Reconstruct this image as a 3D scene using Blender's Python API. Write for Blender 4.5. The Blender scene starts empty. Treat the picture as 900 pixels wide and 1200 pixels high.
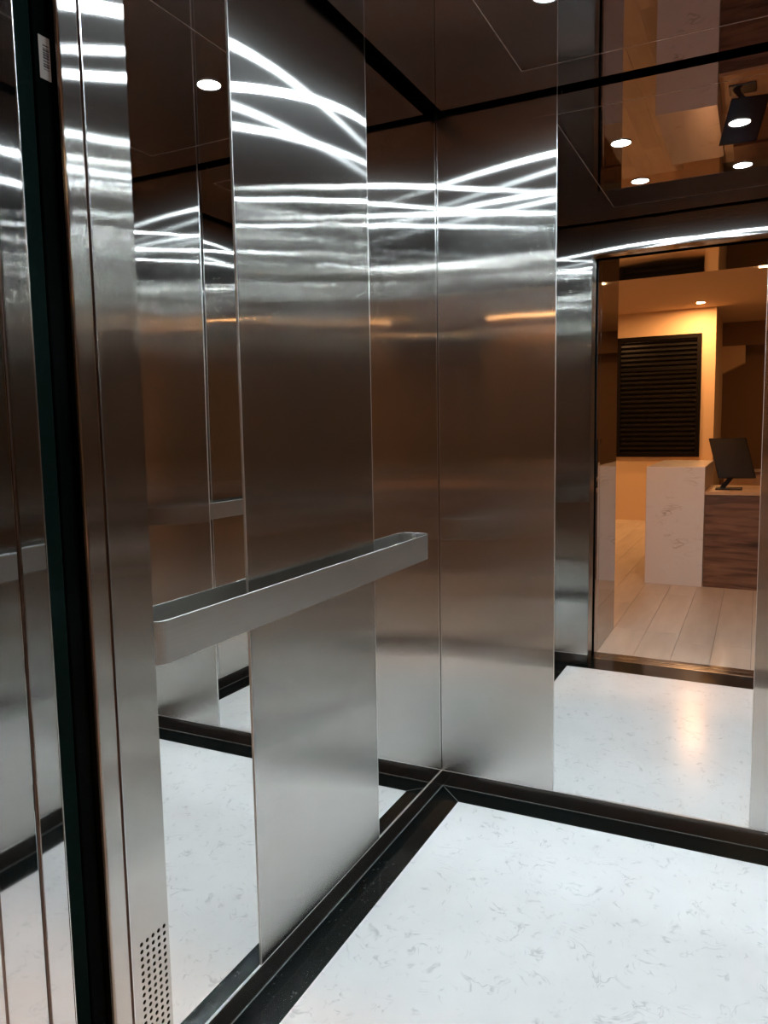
import bpy, bmesh, math, random
from mathutils import Matrix, Vector
random.seed(4)
S = bpy.context.scene
COL = S.collection

# ------------------------------------------------------------------ camera
def setup_camera():
    f, pitch, roll, yaw = 900.36, math.radians(6.04), math.radians(-0.989), math.radians(26.173)
    F = Vector((-math.sin(yaw)*math.cos(pitch), math.cos(yaw)*math.cos(pitch), -math.sin(pitch)))
    R = F.cross(Vector((0, 0, 1))).normalized()
    U = R.cross(F)
    c, s = math.cos(roll), math.sin(roll)
    R2 = c*R + s*U
    U2 = -s*R + c*U
    cd = bpy.data.cameras.new('camera')
    cam = bpy.data.objects.new('camera', cd)
    COL.objects.link(cam)
    m = Matrix((R2, U2, -F)).transposed().to_4x4()
    m.translation = Vector((1.018, -2.5177, 1.3))
    cam.matrix_world = m
    cd.sensor_fit = 'VERTICAL'
    cd.sensor_height = 24.0
    cd.sensor_width = 18.0
    cd.lens = f/1200*24
    cd.clip_start = 0.02
    S.camera = cam
setup_camera()

# ------------------------------------------------------------------ world, exposure, light levels
w = bpy.data.worlds.new('world'); S.world = w
w.use_nodes = True
w.node_tree.nodes['Background'].inputs[0].default_value = (0.02, 0.02, 0.022, 1)
w.node_tree.nodes['Background'].inputs[1].default_value = 0.3
S.view_settings.view_transform = 'Standard'
S.view_settings.look = 'None'
S.view_settings.gamma = 1
S.view_settings.exposure = 0.2
S.view_settings.use_curve_mapping = False
S.cycles.max_bounces = 16
S.cycles.glossy_bounces = 14
S.cycles.diffuse_bounces = 5
S.cycles.sample_clamp_indirect = 60
S.cycles.blur_glossy = 0.1
S.cycles.caustics_reflective = True
S.cycles.use_denoising = True
S.cycles.use_adaptive_sampling = False
S.cycles.use_guiding = True
S.cycles.use_surface_guiding = True

CAR_LED = (0.78, 0.91, 1.0)      # cool white downlights in the car
CAR_POWER = 500.0                # radiance of a downlight lens
WARM = (1.0, 0.49, 0.19)         # warm lamps of the lobby
LOBBY_POWER = 1750.0
COVE_POWER = 11.0

# ------------------------------------------------------------------ measures (metres)
W = 1.43        # car width
D = 1.65        # car depth to the inner face of the front wall
H = 2.348       # car ceiling
HB = 0.058      # baseboard height
JX = 0.20       # left side of the door opening
JR = W-0.20     # right side
DH = 2.19       # door head
LH = 2.83       # lobby ceiling
RV = 2.50       # lobby face of the landing wall

# ------------------------------------------------------------------ materials
def new_mat(name):
    m = bpy.data.materials.new(name); m.use_nodes = True
    nt = m.node_tree; nt.nodes.clear()
    out = nt.nodes.new('ShaderNodeOutputMaterial')
    return m, nt, out
def N(nt, t, **kw):
    n = nt.nodes.new(t)
    for k, v in kw.items():
        if k.startswith('i_'): n.inputs[k[2:].replace('_', ' ')].default_value = v
        else: setattr(n, k, v)
    return n
def L(nt, a, b): nt.links.new(a, b)
def rgb(c): return (c[0], c[1], c[2], 1)

def plain(name, col, rough=0.5, metal=0.0, spec=0.5, coat=0.0, bump=0.0, bscale=30.0, var=0.0):
    m, nt, out = new_mat(name)
    p = N(nt, 'ShaderNodeBsdfPrincipled')
    p.inputs['Base Color'].default_value = rgb(col)
    p.inputs['Roughness'].default_value = rough
    p.inputs['Metallic'].default_value = metal
    p.inputs['Specular IOR Level'].default_value = spec
    p.inputs['Coat Weight'].default_value = coat
    if bump or var:
        tc = N(nt, 'ShaderNodeTexCoord')
        no = N(nt, 'ShaderNodeTexNoise'); no.inputs['Scale'].default_value = bscale
        no.inputs['Detail'].default_value = 4
        L(nt, tc.outputs['Object'], no.inputs['Vector'])
        if bump:
            b = N(nt, 'ShaderNodeBump'); b.inputs['Distance'].default_value = bump
            L(nt, no.outputs['Fac'], b.inputs['Height']); L(nt, b.outputs['Normal'], p.inputs['Normal'])
        if var:
            mx = N(nt, 'ShaderNodeMix', data_type='RGBA')
            mx.inputs['A'].default_value = rgb([c*(1-var) for c in col])
            mx.inputs['B'].default_value = rgb([min(1, c*(1+var)) for c in col])
            L(nt, no.outputs['Fac'], mx.inputs['Factor']); L(nt, mx.outputs['Result'], p.inputs['Base Color'])
    L(nt, p.outputs[0], out.inputs[0])
    return m

def wave_normal(nt, amp, scale, zstretch=1.0, det=1.5):
    """normals of a slightly buckled sheet"""
    tc = N(nt, 'ShaderNodeNewGeometry')
    mp = N(nt, 'ShaderNodeMapping'); mp.inputs['Scale'].default_value = (1, 1, zstretch)
    no = N(nt, 'ShaderNodeTexNoise'); no.inputs['Scale'].default_value = scale
    no.inputs['Detail'].default_value = det; no.inputs['Roughness'].default_value = 0.35
    L(nt, tc.outputs['Position'], mp.inputs['Vector']); L(nt, mp.outputs[0], no.inputs['Vector'])
    b = N(nt, 'ShaderNodeBump'); b.inputs['Distance'].default_value = amp
    b.inputs['Strength'].default_value = 1.0
    L(nt, no.outputs['Fac'], b.inputs['Height'])
    return b

def brushed(name, col, tangent=(0, 0, 1), ah=0.22, av=0.0019, wide=0.045, wave=0.0009, wscale=3.0):
    """stainless steel whose fine grain spreads light at right angles to the tangent"""
    m, nt, out = new_mat(name)
    r2 = math.sqrt(ah*av); an = 1-av/r2
    g = N(nt, 'ShaderNodeBsdfAnisotropic'); g.distribution = 'GGX'
    g.inputs['Roughness'].default_value = math.sqrt(r2)
    g.inputs['Anisotropy'].default_value = an
    g2 = N(nt, 'ShaderNodeBsdfAnisotropic'); g2.distribution = 'GGX'
    ah2, av2 = 0.5, 0.06
    r22 = math.sqrt(ah2*av2)
    g2.inputs['Roughness'].default_value = math.sqrt(r22)
    g2.inputs['Anisotropy'].default_value = 1-av2/r22
    t = N(nt, 'ShaderNodeCombineXYZ')
    for i in range(3): t.inputs[i].default_value = tangent[i]
    tc = N(nt, 'ShaderNodeTexCoord')
    mp = N(nt, 'ShaderNodeMapping')
    mp.inputs['Scale'].default_value = (6, 6, 500) if tangent[2] else (500, 6, 6)
    no = N(nt, 'ShaderNodeTexNoise'); no.inputs['Scale'].default_value = 1.0; no.inputs['Detail'].default_value = 3
    L(nt, tc.outputs['Object'], mp.inputs[0]); L(nt, mp.outputs[0], no.inputs['Vector'])
    mx = N(nt, 'ShaderNodeMix', data_type='RGBA')
    mx.inputs['A'].default_value = rgb([c*0.93 for c in col]); mx.inputs['B'].default_value = rgb([min(1, c*1.07) for c in col])
    L(nt, no.outputs['Fac'], mx.inputs['Factor'])
    b = wave_normal(nt, wave, wscale)
    for q in (g, g2):
        L(nt, mx.outputs['Result'], q.inputs['Color']); L(nt, t.outputs[0], q.inputs['Tangent']); L(nt, b.outputs[0], q.inputs['Normal'])
    ms = N(nt, 'ShaderNodeMixShader'); ms.inputs[0].default_value = wide
    L(nt, g.outputs[0], ms.inputs[1]); L(nt, g2.outputs[0], ms.inputs[2]); L(nt, ms.outputs[0], out.inputs[0])
    return m

def mirror(name, col, rough=0.0, wave=0.0022, wscale=1.3, zs=1.0):
    m, nt, out = new_mat(name)
    g = N(nt, 'ShaderNodeBsdfAnisotropic'); g.distribution = 'GGX'
    g.inputs['Color'].default_value = rgb(col); g.inputs['Roughness'].default_value = rough
    if wave:
        b = wave_normal(nt, wave, wscale, zs, 0.3); L(nt, b.outputs[0], g.inputs['Normal'])
    L(nt, g.outputs[0], out.inputs[0])
    return m

def emit(name, col, s):
    m, nt, out = new_mat(name)
    e = N(nt, 'ShaderNodeEmission'); e.inputs[0].default_value = rgb(col); e.inputs[1].default_value = s
    L(nt, e.outputs[0], out.inputs[0])
    return m

def white_marble():
    m, nt, out = new_mat('white_marble')
    p = N(nt, 'ShaderNodeBsdfPrincipled'); p.inputs['Roughness'].default_value = 0.2
    p.inputs['Specular IOR Level'].default_value = 0.2
    tc = N(nt, 'ShaderNodeTexCoord')
    # warp
    wn = N(nt, 'ShaderNodeTexNoise'); wn.inputs['Scale'].default_value = 5; wn.inputs['Detail'].default_value = 3
    L(nt, tc.outputs['Object'], wn.inputs['Vector'])
    ad = N(nt, 'ShaderNodeVectorMath', operation='MULTIPLY_ADD')
    L(nt, wn.outputs['Color'], ad.inputs[0]); ad.inputs[1].default_value = (0.22, 0.22, 0); L(nt, tc.outputs['Object'], ad.inputs[2])
    def flecks(scale, stretch, thin, rot):
        mp = N(nt, 'ShaderNodeMapping'); mp.inputs['Scale'].default_value = stretch; mp.inputs['Rotation'].default_value = (0, 0, rot)
        L(nt, ad.outputs[0], mp.inputs[0])
        n1 = N(nt, 'ShaderNodeTexNoise'); n1.inputs['Scale'].default_value = scale; n1.inputs['Detail'].default_value = 2.5
        L(nt, mp.outputs[0], n1.inputs['Vector'])
        s = N(nt, 'ShaderNodeMath', operation='SUBTRACT'); s.inputs[1].default_value = 0.5; L(nt, n1.outputs['Fac'], s.inputs[0])
        a = N(nt, 'ShaderNodeMath', operation='ABSOLUTE'); L(nt, s.outputs[0], a.inputs[0])
        r = N(nt, 'ShaderNodeMapRange'); r.inputs['From Min'].default_value = thin; r.inputs['From Max'].default_value = 0.0
        L(nt, a.outputs[0], r.inputs['Value'])
        return r.outputs[0]
    def mask(scale, lo, hi):
        n1 = N(nt, 'ShaderNodeTexNoise'); n1.inputs['Scale'].default_value = scale; n1.inputs['Detail'].default_value = 2
        L(nt, tc.outputs['Object'], n1.inputs['Vector'])
        r = N(nt, 'ShaderNodeMapRange'); r.inputs['From Min'].default_value = lo; r.inputs['From Max'].default_value = hi
        L(nt, n1.outputs['Fac'], r.inputs['Value'])
        return r.outputs[0]
    def mul(a, b):
        q = N(nt, 'ShaderNodeMath', operation='MULTIPLY'); L(nt, a, q.inputs[0]); L(nt, b, q.inputs[1]); return q.outputs[0]
    v1 = mul(flecks(9, (1, 2.2, 1), 0.022, 0.5), mask(17, 0.52, 0.66))
    v2 = mul(flecks(15, (2.2, 1, 1), 0.026, -0.3), mask(23, 0.53, 0.68))
    mxv = N(nt, 'ShaderNodeMath', operation='MAXIMUM'); L(nt, v1, mxv.inputs[0]); L(nt, v2, mxv.inputs[1])
    cl = N(nt, 'ShaderNodeTexNoise'); cl.inputs['Scale'].default_value = 7; cl.inputs['Detail'].default_value = 5
    L(nt, tc.outputs['Object'], cl.inputs['Vector'])
    base = N(nt, 'ShaderNodeMix', data_type='RGBA')
    base.inputs['A'].default_value = (0.74, 0.75, 0.74, 1); base.inputs['B'].default_value = (0.84, 0.84, 0.83, 1)
    L(nt, cl.outputs['Fac'], base.inputs['Factor'])
    vein = N(nt, 'ShaderNodeMix', data_type='RGBA'); vein.inputs['B'].default_value = (0.42, 0.43, 0.43, 1)
    L(nt, base.outputs['Result'], vein.inputs['A'])
    k = N(nt, 'ShaderNodeMath', operation='MULTIPLY'); k.inputs[1].default_value = 0.6; L(nt, mxv.outputs[0], k.inputs[0])
    L(nt, k.outputs[0], vein.inputs['Factor'])
    L(nt, vein.outputs['Result'], p.inputs['Base Color'])
    L(nt, p.outputs[0], out.inputs[0])
    return m

def granite():
    m, nt, out = new_mat('black_granite')
    p = N(nt, 'ShaderNodeBsdfPrincipled'); p.inputs['Roughness'].default_value = 0.12
    tc = N(nt, 'ShaderNodeTexCoord')
    v = N(nt, 'ShaderNodeTexVoronoi'); v.inputs['Scale'].default_value = 260
    L(nt, tc.outputs['Object'], v.inputs['Vector'])
    r = N(nt, 'ShaderNodeMapRange'); r.inputs['From Min'].default_value = 0.985; r.inputs['From Max'].default_value = 1.0
    sx = N(nt, 'ShaderNodeSeparateColor'); L(nt, v.outputs['Color'], sx.inputs[0]); L(nt, sx.outputs[0], r.inputs['Value'])
    mx = N(nt, 'ShaderNodeMix', data_type='RGBA'); mx.inputs['A'].default_value = (0.006, 0.009, 0.0085, 1); mx.inputs['B'].default_value = (0.04, 0.045, 0.045, 1)
    L(nt, r.outputs[0], mx.inputs['Factor']); L(nt, mx.outputs['Result'], p.inputs['Base Color'])
    L(nt, p.outputs[0], out.inputs[0])
    return m

def cream_marble():
    m, nt, out = new_mat('cream_marble')
    p = N(nt, 'ShaderNodeBsdfPrincipled'); p.inputs['Roughness'].default_value = 0.25
    tc = N(nt, 'ShaderNodeTexCoord')
    mp = N(nt, 'ShaderNodeMapping'); mp.inputs['Rotation'].default_value = (0, math.radians(-42), 0); mp.inputs['Scale'].default_value = (1, 1, 3.2)
    L(nt, tc.outputs['Object'], mp.inputs[0])
    n1 = N(nt, 'ShaderNodeTexNoise'); n1.inputs['Scale'].default_value = 4.5; n1.inputs['Detail'].default_value = 6; n1.inputs['Distortion'].default_value = 0.4
    L(nt, mp.outputs[0], n1.inputs['Vector'])
    s = N(nt, 'ShaderNodeMath', operation='SUBTRACT'); s.inputs[1].default_value = 0.5; L(nt, n1.outputs['Fac'], s.inputs[0])
    a = N(nt, 'ShaderNodeMath', operation='ABSOLUTE'); L(nt, s.outputs[0], a.inputs[0])
    r = N(nt, 'ShaderNodeMapRange'); r.inputs['From Min'].default_value = 0.03; r.inputs['From Max'].default_value = 0.0
    L(nt, a.outputs[0], r.inputs['Value'])
    n2 = N(nt, 'ShaderNodeTexNoise'); n2.inputs['Scale'].default_value = 7
    L(nt, tc.outputs['Object'], n2.inputs['Vector'])
    r2 = N(nt, 'ShaderNodeMapRange'); r2.inputs['From Min'].default_value = 0.55; r2.inputs['From Max'].default_value = 0.85
    L(nt, n2.outputs['Fac'], r2.inputs['Value'])
    mu = N(nt, 'ShaderNodeMath', operation='MULTIPLY'); L(nt, r.outputs[0], mu.inputs[0]); L(nt, r2.outputs[0], mu.inputs[1])
    mx = N(nt, 'ShaderNodeMix', data_type='RGBA'); mx.inputs['A'].default_value = (0.80, 0.79, 0.80, 1); mx.inputs['B'].default_value = (0.38, 0.33, 0.32, 1)
    L(nt, mu.outputs[0], mx.inputs['Factor']); L(nt, mx.outputs['Result'], p.inputs['Base Color'])
    L(nt, p.outputs[0], out.inputs[0])
    return m

def walnut():
    m, nt, out = new_mat('walnut_veneer')
    p = N(nt, 'ShaderNodeBsdfPrincipled'); p.inputs['Roughness'].default_value = 0.38
    tc = N(nt, 'ShaderNodeTexCoord')
    mp = N(nt, 'ShaderNodeMapping'); mp.inputs['Scale'].default_value = (1.0, 1.0, 9)
    L(nt, tc.outputs['Object'], mp.inputs[0])
    n1 = N(nt, 'ShaderNodeTexNoise'); n1.inputs['Scale'].default_value = 2.6; n1.inputs['Detail'].default_value = 7; n1.inputs['Distortion'].default_value = 0.6
    L(nt, mp.outputs[0], n1.inputs['Vector'])
    cr = N(nt, 'ShaderNodeValToRGB')
    e = cr.color_ramp.elements
    e[0].position = 0.30; e[0].color = (0.035, 0.018, 0.012, 1)
    e[1].position = 0.72; e[1].color = (0.30, 0.17, 0.105, 1)
    q = e.new(0.47); q.color = (0.16, 0.085, 0.052, 1)
    L(nt, n1.outputs['Fac'], cr.inputs[0]); L(nt, cr.outputs[0], p.inputs['Base Color'])
    L(nt, p.outputs[0], out.inputs[0])
    return m

def plank_mat():
    m, nt, out = new_mat('pale_plank')
    p = N(nt, 'ShaderNodeBsdfPrincipled'); p.inputs['Roughness'].default_value = 0.28
    tc = N(nt, 'ShaderNodeTexCoord'); oi = N(nt, 'ShaderNodeObjectInfo')
    mp = N(nt, 'ShaderNodeMapping'); mp.inputs['Scale'].default_value = (9, 1.3, 1)
    cx = N(nt, 'ShaderNodeCombineXYZ')
    mr = N(nt, 'ShaderNodeMath', operation='MULTIPLY'); mr.inputs[1].default_value = 37; L(nt, oi.outputs['Random'], mr.inputs[0])
    L(nt, mr.outputs[0], cx.inputs[0]); L(nt, mr.outputs[0], cx.inputs[1])
    L(nt, cx.outputs[0], mp.inputs['Location']); L(nt, tc.outputs['Object'], mp.inputs[0])
    n1 = N(nt, 'ShaderNodeTexNoise'); n1.inputs['Scale'].default_value = 1.6; n1.inputs['Detail'].default_value = 5
    L(nt, mp.outputs[0], n1.inputs['Vector'])
    mx = N(nt, 'ShaderNodeMix', data_type='RGBA'); mx.inputs['A'].default_value = (0.50, 0.43, 0.36, 1); mx.inputs['B'].default_value = (0.74, 0.68, 0.59, 1)
    L(nt, n1.outputs['Fac'], mx.inputs['Factor'])
    hs = N(nt, 'ShaderNodeHueSaturation')
    vr = N(nt, 'ShaderNodeMapRange'); vr.inputs['To Min'].default_value = 0.9; vr.inputs['To Max'].default_value = 1.07
    L(nt, oi.outputs['Random'], vr.inputs['Value']); L(nt, vr.outputs[0], hs.inputs['Value'])
    L(nt, mx.outputs['Result'], hs.inputs['Color']); L(nt, hs.outputs[0], p.inputs['Base Color'])
    L(nt, p.outputs[0], out.inputs[0])
    return m

STEEL = brushed('brushed_steel', (0.60, 0.582, 0.55))
STEEL_H = brushed('brushed_steel_rail', (0.80, 0.80, 0.78), ah=0.30, av=0.12, wide=0.3, wave=0.0003)
MIRROR = mirror('mirror_steel', (0.80, 0.80, 0.79))
POLISH = mirror('polished_steel', (0.60, 0.60, 0.60), rough=0.03, wave=0.0004, wscale=4)
EDGE = plain('polished_edge', (0.75, 0.74, 0.72), rough=0.22, metal=1)
PEDGE = plain('cut_steel_edge', (0.8, 0.79, 0.76), rough=0.4, metal=0.9)
CEIL = mirror('dark_mirror', (0.30, 0.262, 0.27), rough=0.0, wave=0.0003, wscale=2.0)
SEAM = plain('ceiling_seam', (0.55, 0.5, 0.48), rough=0.35, metal=1)
BLACK = plain('black_rubber', (0.003, 0.004, 0.004), rough=0.8, spec=0.0)
DOORBLACK = plain('dark_green_black_coat', (0.0045, 0.010, 0.0085), rough=0.8, spec=0.0, bump=0.0003, bscale=120)
SKIRT = plain('dark_skirting', (0.085, 0.074, 0.066), rough=0.17, metal=0.7)
GROUT = plain('grey_grout', (0.16, 0.165, 0.16), rough=0.6)
FLOORW = white_marble()
GRAN = granite()
CREAM = cream_marble()
WALNUT = walnut()
PLANK = plank_mat()
WALLP = plain('cream_paint', (0.76, 0.56, 0.37), rough=0.85, bump=0.0004, bscale=60)
WALLB = plain('brown_paint', (0.24, 0.15, 0.09), rough=0.8, bump=0.0004, bscale=60)
WALLG = plain('grey_paint', (0.16, 0.17, 0.18), rough=0.8, bump=0.0004, bscale=60)
CEILP = plain('ceiling_paint', (0.66, 0.48, 0.33), rough=0.9, bump=0.0003, bscale=50)
BLIND = plain('dark_blind', (0.005, 0.0035, 0.003), rough=0.7, spec=0.1, var=0.3)
MON = plain('black_plastic', (0.006, 0.006, 0.006), rough=0.25, bump=0.0002, bscale=200)
LIGHTWOOD = plain('light_wood_top', (0.60, 0.40, 0.24), rough=0.4, var=0.15, bscale=9)
PAPER = plain('label_paper', (0.50, 0.46, 0.42), rough=0.8)
INK = plain('label_ink', (0.10, 0.085, 0.09), rough=0.8)
LED = emit('cool_led', CAR_LED, CAR_POWER)
DIMLED = emit('dim_added_lamp', WARM, LOBBY_POWER*0.2)  # weak glow of the unseen lamps added for the side and the passage
MIDLED = emit("soft_added_lamp", WARM, LOBBY_POWER*0.55)  # glow of the unseen lamp added outside the lift door
WLED = emit('warm_lamp', WARM, LOBBY_POWER)
COVE = emit('warm_cove', (1.0, 0.66, 0.33), COVE_POWER)
WHITEP = plain('white_enamel', (0.8, 0.8, 0.8), rough=0.4)
GROOVE = plain('groove_brown', (0.22, 0.14, 0.11), rough=0.35, metal=1)

# ------------------------------------------------------------------ helpers
def add_box(bm, x0, x1, y0, y1, z0, z1, bevel=0.0, seg=2):
    vs = [bm.verts.new((x, y, z)) for x in (x0, x1) for y in (y0, y1) for z in (z0, z1)]
    idx = [(0, 1, 3, 2), (4, 6, 7, 5), (0, 4, 5, 1), (2, 3, 7, 6), (0, 2, 6, 4), (1, 5, 7, 3)]
    fs = [bm.faces.new([vs[i] for i in q]) for q in idx]
    if bevel:
        es = list({e for f in fs for e in f.edges})
        bmesh.ops.bevel(bm, geom=es, offset=bevel, segments=seg, affect='EDGES', profile=0.5)
def add_disc(bm, c, r, z, n=32, up=False):
    vs = [bm.verts.new((c[0]+r*math.cos(2*math.pi*i/n), c[1]+r*math.sin(2*math.pi*i/n), z)) for i in range(n)]
    if not up: vs.reverse()
    bm.faces.new(vs)
def add_lathe(bm, c, prof, n=32):
    rings = []
    for r, z in prof:
        rings.append([bm.verts.new((c[0]+r*math.cos(2*math.pi*i/n), c[1]+r*math.sin(2*math.pi*i/n), z)) for i in range(n)])
    for a, b in zip(rings, rings[1:]):
        for i in range(n):
            bm.faces.new((a[i], a[(i+1) % n], b[(i+1) % n], b[i]))
def add_prism(bm, pts, z0, z1):
    a = [bm.verts.new((x, y, z0)) for x, y in pts]; b = [bm.verts.new((x, y, z1)) for x, y in pts]
    n = len(pts)
    bm.faces.new(list(reversed(a))); bm.faces.new(b)
    for i in range(n): bm.faces.new((a[i], a[(i+1) % n], b[(i+1) % n], b[i]))

def obj(name, bm, mat, parent=None, loc=None, smooth=False):
    """link bm (given in world coordinates) as one mesh; origin at loc or at the parent"""
    bmesh.ops.recalc_face_normals(bm, faces=bm.faces)
    ploc = Vector(parent['_w']) if parent else Vector((0, 0, 0))
    if loc is None:
        zs = [v.co for v in bm.verts]
        loc = Vector((sum(v.x for v in zs)/len(zs), sum(v.y for v in zs)/len(zs), min(v.z for v in zs)))
    loc = Vector(loc)
    bmesh.ops.translate(bm, verts=bm.verts, vec=-loc)
    me = bpy.data.meshes.new(name); bm.to_mesh(me); bm.free()
    if smooth:
        for p in me.polygons: p.use_smooth = True
    me.materials.append(mat)
    o = bpy.data.objects.new(name, me); COL.objects.link(o)
    if parent: o.parent = parent
    o.location = loc-ploc
    o['_w'] = tuple(loc)
    return o
def empty(name, loc):
    o = bpy.data.objects.new(name, None); COL.objects.link(o); o.location = loc; o['_w'] = tuple(loc); return o
def tag(o, label, cat, group=None, kind=None):
    o['label'] = label; o['category'] = cat
    if group: o['group'] = group
    if kind: o['kind'] = kind
    return o
def box(name, dims, mat, parent=None, bevel=0.0, seg=2):
    bm = bmesh.new(); add_box(bm, *dims, bevel=bevel, seg=seg); return obj(name, bm, mat, parent)
def struct(o, label, cat): return tag(o, label, cat, kind='structure')
def copy_tree(o, parent=None):
    c = o.copy(); COL.objects.link(c); c.parent = parent
    for ch in [x for x in bpy.data.objects if x.parent == o and x is not c]: copy_tree(ch, c)
    return c

# ================================================================== THE CAR
# floor: white marble slab with a mitred black granite border
B = 0.10
fl = box('floor', (B, W-B, -(D-0.06), -B, -0.03, 0.0), FLOORW)
struct(fl, 'white marble lift floor with short grey flecks, framed in black granite', 'floor')
g = 0.0008
def border(pts):
    bm = bmesh.new(); add_prism(bm, pts, -0.03, 0.0005); return obj('granite_border', bm, GRAN, fl)
y1 = -(D-0.06)
border([(0, -g), (B-g, -B-g), (B-g, y1+g), (0, -D+0)])
border([(g, 0), (W-g, 0), (W-B-g, -B+g), (B+g, -B+g)])
border([(W, -g), (W, -D), (W-B+g, y1+g), (W-B+g, -B-g)])
border([(B, y1-g), (W-B, y1-g), (W-g, -D-g), (g, -D-g)])
border([(JX, -D-2*g), (JR, -D-2*g), (JR, -1.785), (JX, -1.785)])
# pale mitre joints in the granite
for (xa, ya, xb, yb) in ((0.008, -0.008, B, -B), (W-0.008, -0.008, W-B, -B)):
    d = Vector((xb-xa, yb-ya, 0)).normalized(); n = Vector((-d.y, d.x, 0))*0.0009
    bm = bmesh.new(); add_prism(bm, [(xa+n.x, ya+n.y), (xb+n.x, yb+n.y), (xb-n.x, yb-n.y), (xa-n.x, ya-n.y)], -0.01, 0.0009)
    obj('mitre_joint', bm, GROUT, fl)

# walls: a black backing sheet carries mirror sheets and raised steel sheets
def wall_left_or_right(side):
    sgn = 1 if side == 'left' else -1
    X = lambda d: d if sgn > 0 else W-d
    def bx(a, b, y0, y1, z0, z1): 
        xa, xb = sorted((X(a), X(b))); return (xa, xb, y0, y1, z0, z1)
    wl = box('wall_'+side, bx(-0.03, -0.004, -D-0.0, 0.03, 0.0, H+0.06), BLACK)
    struct(wl, 'side wall of the lift car clad in mirror and brushed steel, on the %s as one enters' % side, 'wall')
    for (a, b) in ((0.0, 0.523), (1.143, D)):
        o = box('mirror_panel', bx(-0.004, 0.0, -b+0.0008, -a-0.0008, HB, H+0.05), MIRROR, wl)
    box('steel_panel', bx(-0.003, 0.0025, -1.143, -0.523, HB, H+0.05), STEEL, wl, bevel=0.0008)
    for y in (-1.1435, -0.5240):
        box('panel_edge', bx(-0.002, 0.0029, y, y+0.0012, HB, H+0.05), PEDGE, wl)
    return wl
wl = wall_left_or_right('left'); wr = wall_left_or_right('right')
wb = box('wall_back', (-0.03, W+0.03, 0.004, 0.03, 0, H+0.06), BLACK)
struct(wb, 'back wall of the lift car, tall mirror between two brushed steel sheets', 'wall')
box('mirror_panel', (0.41, 1.02, 0.0, 0.004, HB, H+0.05), MIRROR, wb)
box('steel_panel', (0.001, 0.41, -0.0025, 0.003, HB, H+0.05), STEEL, wb, bevel=0.0008)
box('steel_panel', (1.02, W-0.001, -0.0025, 0.003, HB, H+0.05), STEEL, wb, bevel=0.0008)
for x in (0.4095, 1.019):
    box('panel_edge', (x, x+0.0012, -0.0029, 0.002, HB, H+0.05), PEDGE, wb)
# bright corner joints
for x in (0.0035, W-0.0035):
    box('corner_strip', (x-0.001, x+0.001, -0.0045, -0.0022, HB, H), EDGE, wb)

# baseboards
def baseboard(name, dims, lip, label):
    o = box(name, dims, SKIRT, bevel=0.001); struct(o, label, 'baseboard')
    box('top_edge', lip, PEDGE, o)
    return o
t = 0.004
baseboard('baseboard_left', (0, t, -D, 0, 0.0, HB-0.0015), (0, t-0.001, -D, -0.001, HB-0.0016, HB), 'dark polished skirting along the left mirror wall')
baseboard('baseboard_right', (W-t, W, -D, 0, 0.0, HB-0.0015), (W-t+0.001, W, -D, -0.001, HB-0.0016, HB), 'dark polished skirting along the right mirror wall')
baseboard('baseboard_back', (t, W-t, -t, 0, 0.0, HB-0.0015), (t, W-t, -t+0.001, 0, HB-0.0016, HB), 'dark polished skirting under the back wall mirror')
baseboard('baseboard_front', (t, JX-0.002, -D, -D+t, 0.0, HB-0.0015), (t, JX-0.002, -D, -D+t-0.001, HB-0.0016, HB), 'short dark skirting left of the lift door opening')
baseboard('baseboard_front_right', (JR+0.002, W-t, -D, -D+t, 0.0, HB-0.0015), (JR+0.002, W-t, -D, -D+t-0.001, HB-0.0016, HB), 'short dark skirting right of the lift door opening')
# grey joint lines where skirting meets granite
for nm, d in (('trim_1', (t, t+0.0025, -D, -t, 0.0005, 0.0022)), ('trim_2', (W-t-0.0025, W-t, -D, -t, 0.0005, 0.0022)), ('trim_3', (t, W-t, -t-0.0025, -t, 0.0005, 0.0022))):
    o = box(nm, d, GROUT)
    struct(o, {'trim_1': 'thin grey joint at the foot of the left skirting', 'trim_2': 'thin grey joint at the foot of the right skirting', 'trim_3': 'thin grey joint at the foot of the back skirting'}[nm], 'joint')

# ceiling: dark mirror sheets hung below a black shadow gap
G = 0.032
sx0, sx1, sy0, sy1 = 0.348, W-0.348, -0.182, -1.395
cl = box('ceiling', (-0.02, W+0.02, -D-0.02, 0.02, H+0.06, H+0.08), BLACK)
struct(cl, 'dark mirror lift ceiling hung below a black gap, with a seamed middle sheet', 'ceiling')
z0, z1 = H, H+0.012
s = 0.0012
box('ceiling_panel', (sx0+s, sx1-s, sy1+s, sy0-s, z0, z1), CEIL, cl)
box('ceiling_border', (G, sx0-s, -D+G, -G, z0, z1), CEIL, cl)
box('ceiling_border', (sx1+s, W-G, -D+G, -G, z0, z1), CEIL, cl)
box('ceiling_border', (sx0-s, sx1+s, sy0+s, -G, z0, z1), CEIL, cl)
box('ceiling_border', (sx0-s, sx1+s, -D+G, sy1-s, z0, z1), CEIL, cl)
for d in ((sx0-s, sx0+s, sy1, sy0), (sx1-s, sx1+s, sy1, sy0), (sx0-s, sx1+s, sy0-s, sy0+s), (sx0-s, sx1+s, sy1-s, sy1+s)):
    box('seam_strip', (*d, z0-0.0004, z0+0.006), SEAM, cl)
# black sides of the gap
box('gap_liner', (-0.004, G, -D, 0, H+0.05, H+0.06), BLACK, cl)
box('gap_liner', (W-G, W+0.004, -D, 0, H+0.05, H+0.06), BLACK, cl)

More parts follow.
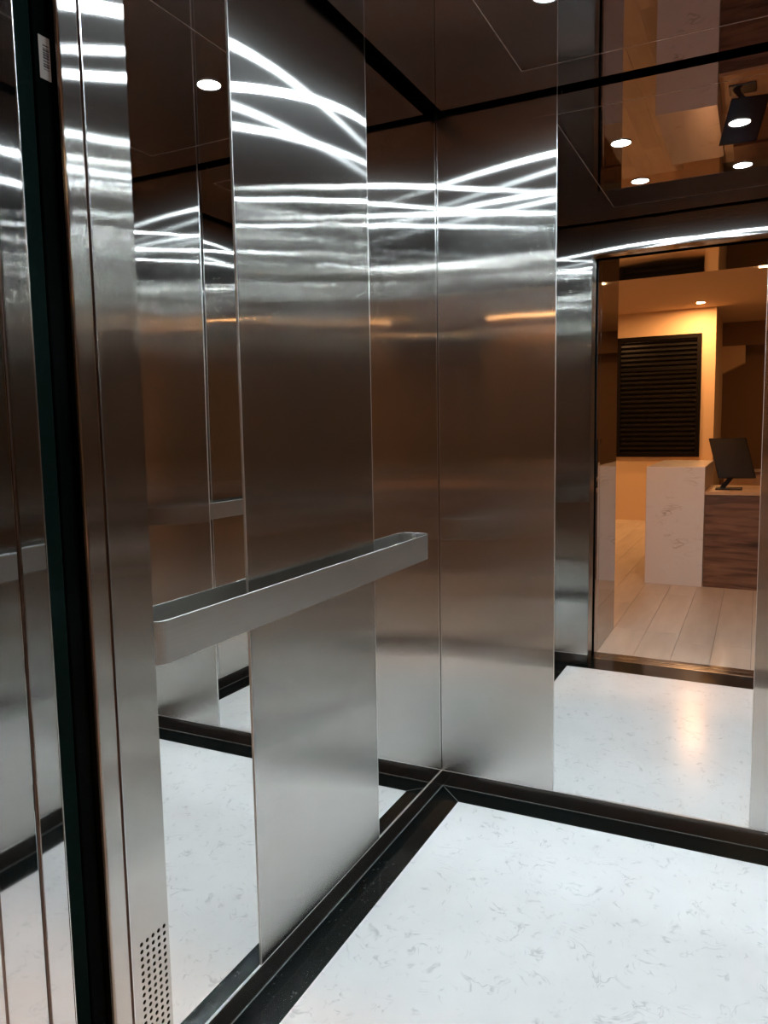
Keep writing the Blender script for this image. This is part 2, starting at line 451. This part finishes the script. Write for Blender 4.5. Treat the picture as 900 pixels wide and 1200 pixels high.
# downlights
def downlight(x, y, z, r, ledmat, label, group, cat='downlight'):
    e = empty('downlight', (x, y, z)); tag(e, label, cat, group)
    bm = bmesh.new()
    add_lathe(bm, (x, y), [(r+0.006, z-0.0002), (r+0.005, z-0.003), (r+0.001, z-0.003), (r, z-0.001), (r, z+0.002)], 36)
    obj('bezel', bm, EDGE if ledmat is LED else WHITEP, e, smooth=True)
    bm = bmesh.new(); add_disc(bm, (x, y), r, z-0.0012, 36); 
    o = obj('lens', bm, ledmat, e)
    return e
lt = [((0.515, -0.55), 'round cool white ceiling downlight over the left rear of the car, reflected in both mirrors'),
      ((0.915, -0.55), 'round cool white ceiling downlight over the right rear of the car'),
      ((0.515, -1.045), 'round cool white ceiling downlight over the left side near the door'),
      ((0.915, -1.045), 'round cool white ceiling downlight over the right side near the door')]
for (x, y), lab in lt: downlight(x, y, H, 0.033, LED, lab, 'downlights in the lift ceiling')

# ---- front wall of the car with the door opening
wf = box('wall_front', (0.0-0.03, JX-0.006, -D-0.118, -D-0.003, -0.0, H+0.06), BLACK)
struct(wf, 'front wall of the lift car around the door opening, brushed steel columns and header', 'wall')
box('front_core', (JR+0.006, W+0.03, -D-0.118, -D-0.003, 0, H+0.06), BLACK, wf)
box('front_core', (JX-0.006, JR+0.006, -D-0.118, -D-0.003, DH+0.004, H+0.06), BLACK, wf)
# return sheets facing into the car
box('return_sheet', (0.0, JX-0.0005, -D-0.003, -D, HB, H+0.05), STEEL, wf, bevel=0.001)
box('return_sheet', (JR+0.0005, W, -D-0.003, -D, HB, H+0.05), STEEL, wf, bevel=0.001)
box('header_sheet', (JX+0.0005, JR-0.0005, -D-0.003, -D, DH, H+0.05), STEEL, wf, bevel=0.001)
box('header_soffit', (JX, JR, -1.766, -D-0.003, DH, DH+0.004), STEEL, wf)
# column sheets facing the opening: the wide one is drilled for a loudspeaker
def drilled_sheet(xf, ya, yb, z0, z1, holes, r, depth):
    """sheet in the plane x = xf between ya and yb; holes = grid of (y, z) centres; cell edges between them"""
    bm = bmesh.new()
    ys = sorted({round(h[0], 5) for h in holes}); zs = sorted({round(h[1], 5) for h in holes})
    py = ys[1]-ys[0]; pz = zs[1]-zs[0]
    gy0, gy1, gz0, gz1 = ys[0]-py/2, ys[-1]+py/2, zs[0]-pz/2, zs[-1]+pz/2
    def quad(a, b, c, d): bm.faces.new([bm.verts.new((xf, *q)) for q in (a, b, c, d)])
    quad((ya, z0), (yb, z0), (yb, gz0), (ya, gz0)); quad((ya, gz1), (yb, gz1), (yb, z1), (ya, z1))
    quad((ya, gz0), (gy0, gz0), (gy0, gz1), (ya, gz1)); quad((gy1, gz0), (yb, gz0), (yb, gz1), (gy1, gz1))
    n = 12
    for cy in ys:
        for cz in zs:
            sq = []
            for i in range(n):
                a = 2*math.pi*i/n+math.pi/4
                c, s_ = math.cos(a), math.sin(a); k = 1/max(abs(c), abs(s_))
                sq.append((cy+c*k*py/2, cz+s_*k*pz/2))
            ov = [bm.verts.new((xf, *q)) for q in sq]
            ci = [(cy+r*math.cos(2*math.pi*i/n+math.pi/4), cz+r*math.sin(2*math.pi*i/n+math.pi/4)) for i in range(n)]
            iv = [bm.verts.new((xf, *q)) for q in ci]; dv = [bm.verts.new((xf-depth, *q)) for q in ci]
            for i in range(n):
                j = (i+1) % n
                bm.faces.new((ov[i], ov[j], iv[j], iv[i])); bm.faces.new((iv[i], iv[j], dv[j], dv[i]))
    bmesh.ops.remove_doubles(bm, verts=bm.verts, dist=1e-6)
    return bm
holes = [(-1.6605-0.0122*i, 0.534-0.0117*k) for i in range(5) for k in range(18)]
bm = drilled_sheet(JX, -1.7295, -D-0.0004, 0.0, DH, holes, 0.0034, 0.003)
# sides of the sheet
add_box(bm, JX-0.003, JX-0.0002, -1.7295, -1.7285, 0, DH)
o = obj('column_sheet', bm, STEEL, wf)
o['label'] = 'wide column sheet with a perforated loudspeaker patch near the floor'
def rounded_column(x0, x1, ya, yb, z0, z1, bev, mat, name, parent):
    bm = bmesh.new(); add_box(bm, x0, x1, ya, yb, z0, z1, bevel=bev, seg=4); return obj(name, bm, mat, parent, smooth=False)
rounded_column(JX-0.012, JX, -1.7675, -1.7335, 0.0, DH, 0.0035, STEEL, 'column_sheet', wf)
box('column_edge', (JX-0.004, JX+0.0004, -1.7308, -1.7292, 0, DH), EDGE, wf)
box('column_edge', (JX-0.010, JX-0.004, -1.734, -1.7305, 0, DH), GROOVE, wf)
box('column_edge', (JR, JR+0.006, -1.7675, -D-0.003, 0, DH), STEEL, wf, bevel=0.001)

# sliding door leaves retracted into the pocket on the left, black rubber closing edges
def leaf(n, y0, y1, xe, mat, label):
    e = box('door_%d' % n, (xe-1.05, xe-0.014, y0, y1, 0.012, DH+0.02), POLISH)
    struct(e, label, 'door')
    bm = bmesh.new(); add_box(bm, xe-0.014, xe, y0+0.001, y1-0.001, 0.012, DH+0.02, bevel=0.003, seg=3)
    obj('closing_edge', bm, mat, e)
    return e
d1 = leaf(1, -1.798, -1.7705, 0.188, BLACK, 'inner sliding lift door drawn back in its pocket, black closing edge with barcode sticker')
d2 = leaf(2, -1.8335, -1.7995, 0.190, DOORBLACK, 'outer sliding lift door drawn back in its pocket, dark green-black closing edge')
# barcode sticker on the inner leaf's edge
def sticker():
    zc0, zc1 = 1.750, 1.802
    st = box('barcode_sticker', (0.188, 0.1883, -1.7885, -1.7715, zc0, zc1), PAPER, d1)
    z = zc0+0.012; k = 0
    rnd = random.Random(3)
    bm = bmesh.new()
    while z < zc1-0.010:
        wd = rnd.choice((0.0008, 0.0016, 0.0024)); add_box(bm, 0.1883, 0.1885, -1.7825, -1.7735, z, z+wd); z += wd+rnd.choice((0.0008, 0.0012, 0.002))
    obj('barcode', bm, INK, st)
sticker()

# thresholds
def sill(name, y0, y1, label):
    o = box(name, (JX-0.0, JR+0.0, y0, y1, -0.02, 0.002), EDGE, bevel=0.0012); struct(o, label, 'threshold')
    k = 3; 
    for i in range(k):
        yy = y0+(y1-y0)*(i+0.75)/(k+0.5)
        box('groove', (JX+0.001, JR-0.001, yy, yy+0.005, 0.0018, 0.0024), BLACK, o)
sill('trim_4', -1.838, -1.788, 'grooved metal car threshold strip beside the black granite')
sill('trim_5', -1.915, -1.855, 'grooved metal landing threshold strip beside the pale plank floor')
o = box('trim_6', (JX-0.1, JR+0.1, -1.856, -1.837, -0.05, -0.015), BLACK); struct(o, 'dark running gap between the two metal thresholds', 'gap')

# landing door frame, polished
fr = box('door_frame', (JX-0.25, JX-0.012, -RV, -1.84, 0, DH+0.1), BLACK)
struct(fr, 'polished steel landing door frame around the lift opening', 'door frame')
def tilted(name, Y0, Y1, tilt, mat, z0=0.0, z1=DH, bev=0.001):
    bm = bmesh.new(); add_box(bm, -0.006, 0, -(Y1-Y0), 0, z0, z1, bevel=bev)
    bmesh.ops.rotate(bm, verts=bm.verts, cent=(0, 0, 0), matrix=Matrix.Rotation(-math.radians(tilt), 3, 'Z'))
    bmesh.ops.translate(bm, verts=bm.verts, vec=(JX, -Y0, 0))
    return obj(name, bm, mat, fr)
tilted('frame_sheet', 1.8355, 1.8725, -1.0, POLISH)
tilted('frame_sheet', 1.8775, 1.934, 1.0, POLISH)
tilted('frame_sheet', 1.938, RV, 0.0, POLISH)
box('frame_edge', (JX-0.004, JX+0.0006, -1.8356, -1.8344, 0, DH), EDGE, fr)
box('groove_strip', (JX-0.006, JX-0.0015, -1.8752, -1.8725, 0, DH), GROOVE, fr)
box('groove_strip', (JX-0.006, JX-0.0010, -1.9385, -1.9345, 0, DH), GROOVE, fr)
box('frame_core', (JR+0.012, JR+0.25, -RV, -1.84, 0, DH+0.1), BLACK, fr)
box('frame_sheet', (JR, JR+0.006, -RV, -1.8355, 0, DH), POLISH, fr)
box('frame_soffit', (JX, JR, -RV, -1.8355, DH, DH+0.006), POLISH, fr)
box('frame_core', (JX-0.02, JR+0.02, -RV+0.001, -1.84, DH+0.006, DH+0.1), BLACK, fr)
box('track_cover', (JX-0.02, JR+0.02, -1.834, -1.768, DH+0.022, DH+0.04), BLACK, fr)

# ---- handrails: a flat bar bent back to the wall at both ends
def handrail(side, label):
    sg = 1 if side == 'left' else -1
    X = lambda d: d if sg > 0 else W-d
    zb, zt = 0.882, 0.963
    yr0, yr1, dd, rr, th = -1.485, -0.212, 0.053, 0.030, 0.0028
    path = [(0.010, yr0+0.012)] if False else []
    def arc(cx, cy, a0, a1, n=10):
        return [(cx+rr*math.cos(a0+(a1-a0)*i/n), cy+rr*math.sin(a0+(a1-a0)*i/n)) for i in range(n+1)]
    # near end leaves the wall, turns along the car, turns back to the wall
    path = [(0.0, yr0)] + arc(dd-rr, yr0+rr, -math.pi/2, 0) + arc(dd-rr, yr1-rr, 0, math.pi/2) + [(0.0, yr1)]
    n = len(path)
    nor = []
    for i in range(n):
        a = Vector(path[max(0, i-1)]); b = Vector(path[min(n-1, i+1)]); d = (b-a).normalized(); nor.append(Vector((d.y, -d.x)))
    e = empty('handrail', (X(0.0), (yr0+yr1)/2, zb)); tag(e, label, 'handrail', None)
    bm = bmesh.new()
    rows = []
    for p, nn in zip(path, nor):
        o_ = Vector(p); i_ = o_-nn*th
        rows.append([bm.verts.new((X(q[0]), q[1], z)) for q, z in ((o_, zb), (o_, zt), (i_, zt), (i_, zb))])
    for a, b in zip(rows, rows[1:]):
        for k in range(4):
            bm.faces.new((a[k], a[(k+1) % 4], b[(k+1) % 4], b[k]))
    for r_ in (rows[0], rows[-1]): bm.faces.new(r_)
    bmesh.ops.bevel(bm, geom=[ed for ed in bm.edges if abs(ed.verts[0].co.z-ed.verts[1].co.z) < 1e-6 and (ed.verts[0].co-ed.verts[1].co).length > th*1.5], offset=0.0006, segments=1, affect='EDGES')
    obj('bar', bm, STEEL_H, e)
    # polished rims along the bar
    # fixing tabs behind the ends
    for yy in (yr0, yr1):
        bm = bmesh.new(); s_ = -1 if yy == yr1 else 1
        a, b = sorted((yy, yy+s_*0.03)); xa, xb = sorted((X(0.0003), X(0.003)))
        if yy == yr1: add_box(bm, xa, xb, a-0.003, yy-0.003, zb+0.004, zt-0.004, bevel=0.0006)
        else: add_box(bm, xa, xb, yy+0.003, b+0.003, zb+0.004, zt-0.004, bevel=0.0006)
        obj('wall_tab', bm, STEEL_H, e)
    return e
handrail('left', 'flat brushed steel handrail on the left wall, ends bent back to the wall')
handrail('right', 'flat brushed steel handrail on the right wall, seen only in the mirrors')

# ================================================================== THE LOBBY (behind the camera, seen in the back mirror)
LX0, LX1, LYB, LYC = -2.6, 3.3, -8.77, -11.0
lf = box('lobby_floor', (LX0, LX1, LYC, -1.916, -0.05, -0.006), GROUT)
struct(lf, 'lobby floor of long pale wood-look planks', 'floor')
PW, PL = 0.20, 1.20
shared = {}
def plank(x0, x1, y0, y1):
    key = (round(x1-x0, 3), round(y1-y0, 3))
    if key not in shared:
        bm = bmesh.new(); add_box(bm, 0, key[0], 0, key[1], -0.006, 0.0)
        me = bpy.data.meshes.new('plank'); bm.normal_update(); bmesh.ops.recalc_face_normals(bm, faces=bm.faces); bm.to_mesh(me); bm.free(); me.materials.append(PLANK); shared[key] = me
    o = bpy.data.objects.new('plank', shared[key]); COL.objects.link(o); o.parent = lf
    o.location = Vector((x0, y0, 0))-Vector(lf['_w'])
nx = int((LX1-LX0)/PW)
for i in range(nx):
    x0 = LX0+i*PW
    off = random.choice((0, 0.4, 0.8, 0.2, 0.6))
    ye = -1.917 if JX-0.001 <= x0 and x0+PW <= JR+0.001 else -RV
    # planks in the doorway start at the threshold
    if x0+PW > JX and x0 < JR: ye = -1.917
    y = ye; first = True
    while y > LYB+0.02:
        ln = PL-off if first else PL
        yb = max(y-ln, LYB)
        xa, xb = x0+0.0008, x0+PW-0.0008
        if ye > -2 and y > -RV+1e-4:
            xa, xb = max(xa, JX), min(xb, JR)
        plank(xa, xb, yb+0.0008, y-0.0008)
        y = yb; first = False

lc = box('lobby_ceiling', (LX0, LX1, LYC, -RV, LH, LH+0.05), CEILP)
struct(lc, 'flat warm painted lobby ceiling', 'ceiling')
lw = box('wall_lobby_entry', (LX0, JX-0.02, -RV-0.02, -RV+0.005, 0, LH), WALLP)
struct(lw, 'lobby wall around the lift opening', 'wall')
box('wall_sheet', (JR+0.02, LX1, -RV-0.02, -RV+0.005, 0, LH), WALLP, lw)
box('wall_sheet', (JX-0.02, JR+0.02, -RV-0.02, -RV+0.005, DH+0.006, LH), WALLP, lw)
CX = 0.45   # corner where the lobby opens to the passage
o = box('wall_lobby_far', (LX0, CX, LYB-0.15, LYB, 0, LH), WALLP); struct(o, 'far cream lobby wall holding the dark window blind', 'wall')
o = box('wall_lobby_side', (LX0-0.1, LX0, LYC, -RV, 0, LH), WALLG); struct(o, 'lobby wall beyond the blank end of the counter', 'wall')
o = box('wall_lobby_right', (LX1, LX1+0.1, LYC, -RV, 0, LH), WALLG); struct(o, 'grey lobby wall on the passage side', 'wall')
o = box('wall_passage', (CX, LX1, LYC-0.1, LYC, 0, LH), WALLB); struct(o, 'dim brown wall at the end of the passage', 'wall')
o = box('wall_passage_side', (CX-0.12, CX, LYC-0.1, LYB-0.15, 0, LH), WALLP); struct(o, 'cream wall on the counter side of the passage', 'wall')
# bulkhead with a stepped lower edge over the passage
bk = box('trim_7', (CX, LX1, LYC, LYC+0.35, 2.48, LH), WALLB); struct(bk, 'brown bulkhead over the end of the passage', 'bulkhead')
bm = bmesh.new(); add_box(bm, CX, CX+0.32, LYC, LYC+0.35, 2.22, 2.48); 
for v in bm.verts:
    if v.co.z < 2.3 and v.co.x < CX+0.1: v.co.z -= 0.16
obj('corner_drop', bm, WALLP, bk)

# window with dark louvred blind
bx0, bx1, bz0, bz1 = -0.82, 0.28, 0.88, 2.50
wn = empty('window_1', (0.5*(bx0+bx1), LYB, bz0)); struct(wn, 'dark framed lobby window closed by a dark horizontal slat blind', 'window')
fw = 0.055
box('frame_post', (bx0, bx0+fw, LYB, LYB+0.05, bz0, bz1), BLIND, wn, bevel=0.003)
box('frame_post', (bx1-fw, bx1, LYB, LYB+0.05, bz0, bz1), BLIND, wn, bevel=0.003)
box('frame_rail', (bx0+fw, bx1-fw, LYB, LYB+0.05, bz1-fw, bz1), BLIND, wn, bevel=0.003)
box('frame_rail', (bx0+fw, bx1-fw, LYB, LYB+0.05, bz0, bz0+fw), BLIND, wn, bevel=0.003)
box('frame_rail', (bx0+fw, bx1-fw, LYB, LYB+0.04, 2.03, 2.065), BLIND, wn, bevel=0.003)
box('pane', (bx0+fw, bx1-fw, LYB+0.001, LYB+0.006, bz0+fw, bz1-fw), MON, wn)
nsl = 24; pitch = (bz1-bz0-2*fw)/nsl
bm = bmesh.new(); add_box(bm, bx0+fw+0.002, bx1-fw-0.002, -0.019, 0.019, -0.0015, 0.0015)
bmesh.ops.rotate(bm, verts=bm.verts, cent=(0, 0, 0), matrix=Matrix.Rotation(math.radians(48), 3, 'X'))
slat0 = obj('slat', bm, BLIND, wn, loc=(0, 0, 0))
for i in range(nsl):
    o = slat0 if i == 0 else slat0.copy()
    if i: COL.objects.link(o)
    o.location = Vector((0, LYB+0.026, bz0+fw+pitch*(i+0.5)))-Vector(wn['_w'])

# marble counter block
mc = box('marble_counter', (0.187, 0.632, -5.35, -4.08, 0.0, 0.975), CREAM, bevel=0.003)
tag(mc, 'tall pale marble counter end with thin diagonal veins beside the walnut desk', 'counter')
# walnut desk beside it
wd = empty('walnut_desk', (1.25, -4.5, 0)); tag(wd, 'low walnut-fronted reception desk with light wood top, against the marble counter', 'desk')
box('front_panel', (0.64, 2.0, -4.125, -4.10, 0.0, 0.755), WALNUT, wd, bevel=0.001)
box('desk_top', (0.636, 2.02, -4.85, -4.085, 0.757, 0.782), LIGHTWOOD, wd, bevel=0.002)
box('side_panel', (1.975, 2.0, -4.85, -4.125, 0.0, 0.755), WALNUT, wd)
bc = empty('back_counter', (1.3, -5.7, 0)); tag(bc, 'plain wooden back counter standing behind the walnut desk', 'counter')
box('carcass', (0.72, 1.95, -5.95, -5.50, 0.0, 0.84), LIGHTWOOD, bc, bevel=0.002)
box('counter_top', (0.70, 1.97, -5.97, -5.48, 0.841, 0.865), WALNUT, bc, bevel=0.002)
# monitor
mo = empty('monitor', (0.80, -4.36, 0.783)); tag(mo, 'black flat monitor tilted back on a stand on the walnut desk', 'monitor')
bm = bmesh.new()
add_box(bm, -0.14, 0.14, -0.012, 0.012, 0, 0.33, bevel=0.006)
bmesh.ops.rotate(bm, verts=bm.verts, cent=(0, 0, 0), matrix=Matrix.Rotation(math.radians(18), 3, 'X'))
for v in bm.verts: v.co.x -= 0.14*v.co.z/0.33*0.55; v.co.x *= 1.0
bmesh.ops.rotate(bm, verts=bm.verts, cent=(0, 0, 0), matrix=Matrix.Rotation(math.radians(-8), 3, 'Z'))
bmesh.ops.translate(bm, verts=bm.verts, vec=(0.86, -4.30, 0.875))
sc = obj('screen_body', bm, MON, mo)
bm = bmesh.new(); add_box(bm, -0.018, 0.018, -0.012, 0.012, 0, 0.17, bevel=0.004)
bmesh.ops.rotate(bm, verts=bm.verts, cent=(0, 0, 0), matrix=Matrix.Rotation(math.radians(38), 3, 'Y'))
bmesh.ops.translate(bm, verts=bm.verts, vec=(0.745, -4.34, 0.79))
obj('stand_arm', bm, MON, mo)
box('stand_base', (0.70, 0.90, -4.45, -4.27, 0.7825, 0.795), MON, mo, bevel=0.004)

# low cabinet behind the marble counter
cb = empty('low_cabinet', (0.1, -8.4, 0))
tag(cb, 'pale low cabinet on the far wall under the dark blind', 'cabinet')
box('carcass', (-0.0, 0.43, LYB+0.001, -8.35, 0.0, 0.74), WALLP, cb, bevel=0.003)
box('cabinet_top', (-0.02, 0.44, LYB+0.001, -8.33, 0.741, 0.76), LIGHTWOOD, cb, bevel=0.002)

# lobby lamps; all but the one at the blind are added, out of view
for i, (x, y) in enumerate(((0.28, -8.30), (-1.4, -5.4), (2.2, -9.7), (0.55, -2.92), (-0.9, -7.2))):
    downlight(x, y, LH, 0.045, DIMLED if i in (1, 2) else MIDLED if i == 3 else WLED, ['round warm ceiling spotlight in front of the dark window blind',
      'round warm ceiling spotlight added unseen by the lobby side wall', 'round warm ceiling spotlight added unseen to light the brown passage beyond the counter',
      'round warm ceiling spotlight added unseen just outside the lift door to light the counter', 'round warm ceiling spotlight added unseen over the plank floor left of the blind'][i], 'warm spotlights in the lobby ceiling')
cv = box('cove_light', (0.95, 1.06, -6.2, -5.2, LH-0.012, LH-0.001), COVE); tag(cv, 'long glowing warm light panel in the lobby ceiling', 'ceiling light')

for o in bpy.data.objects:
    if '_w' in o: del o['_w']
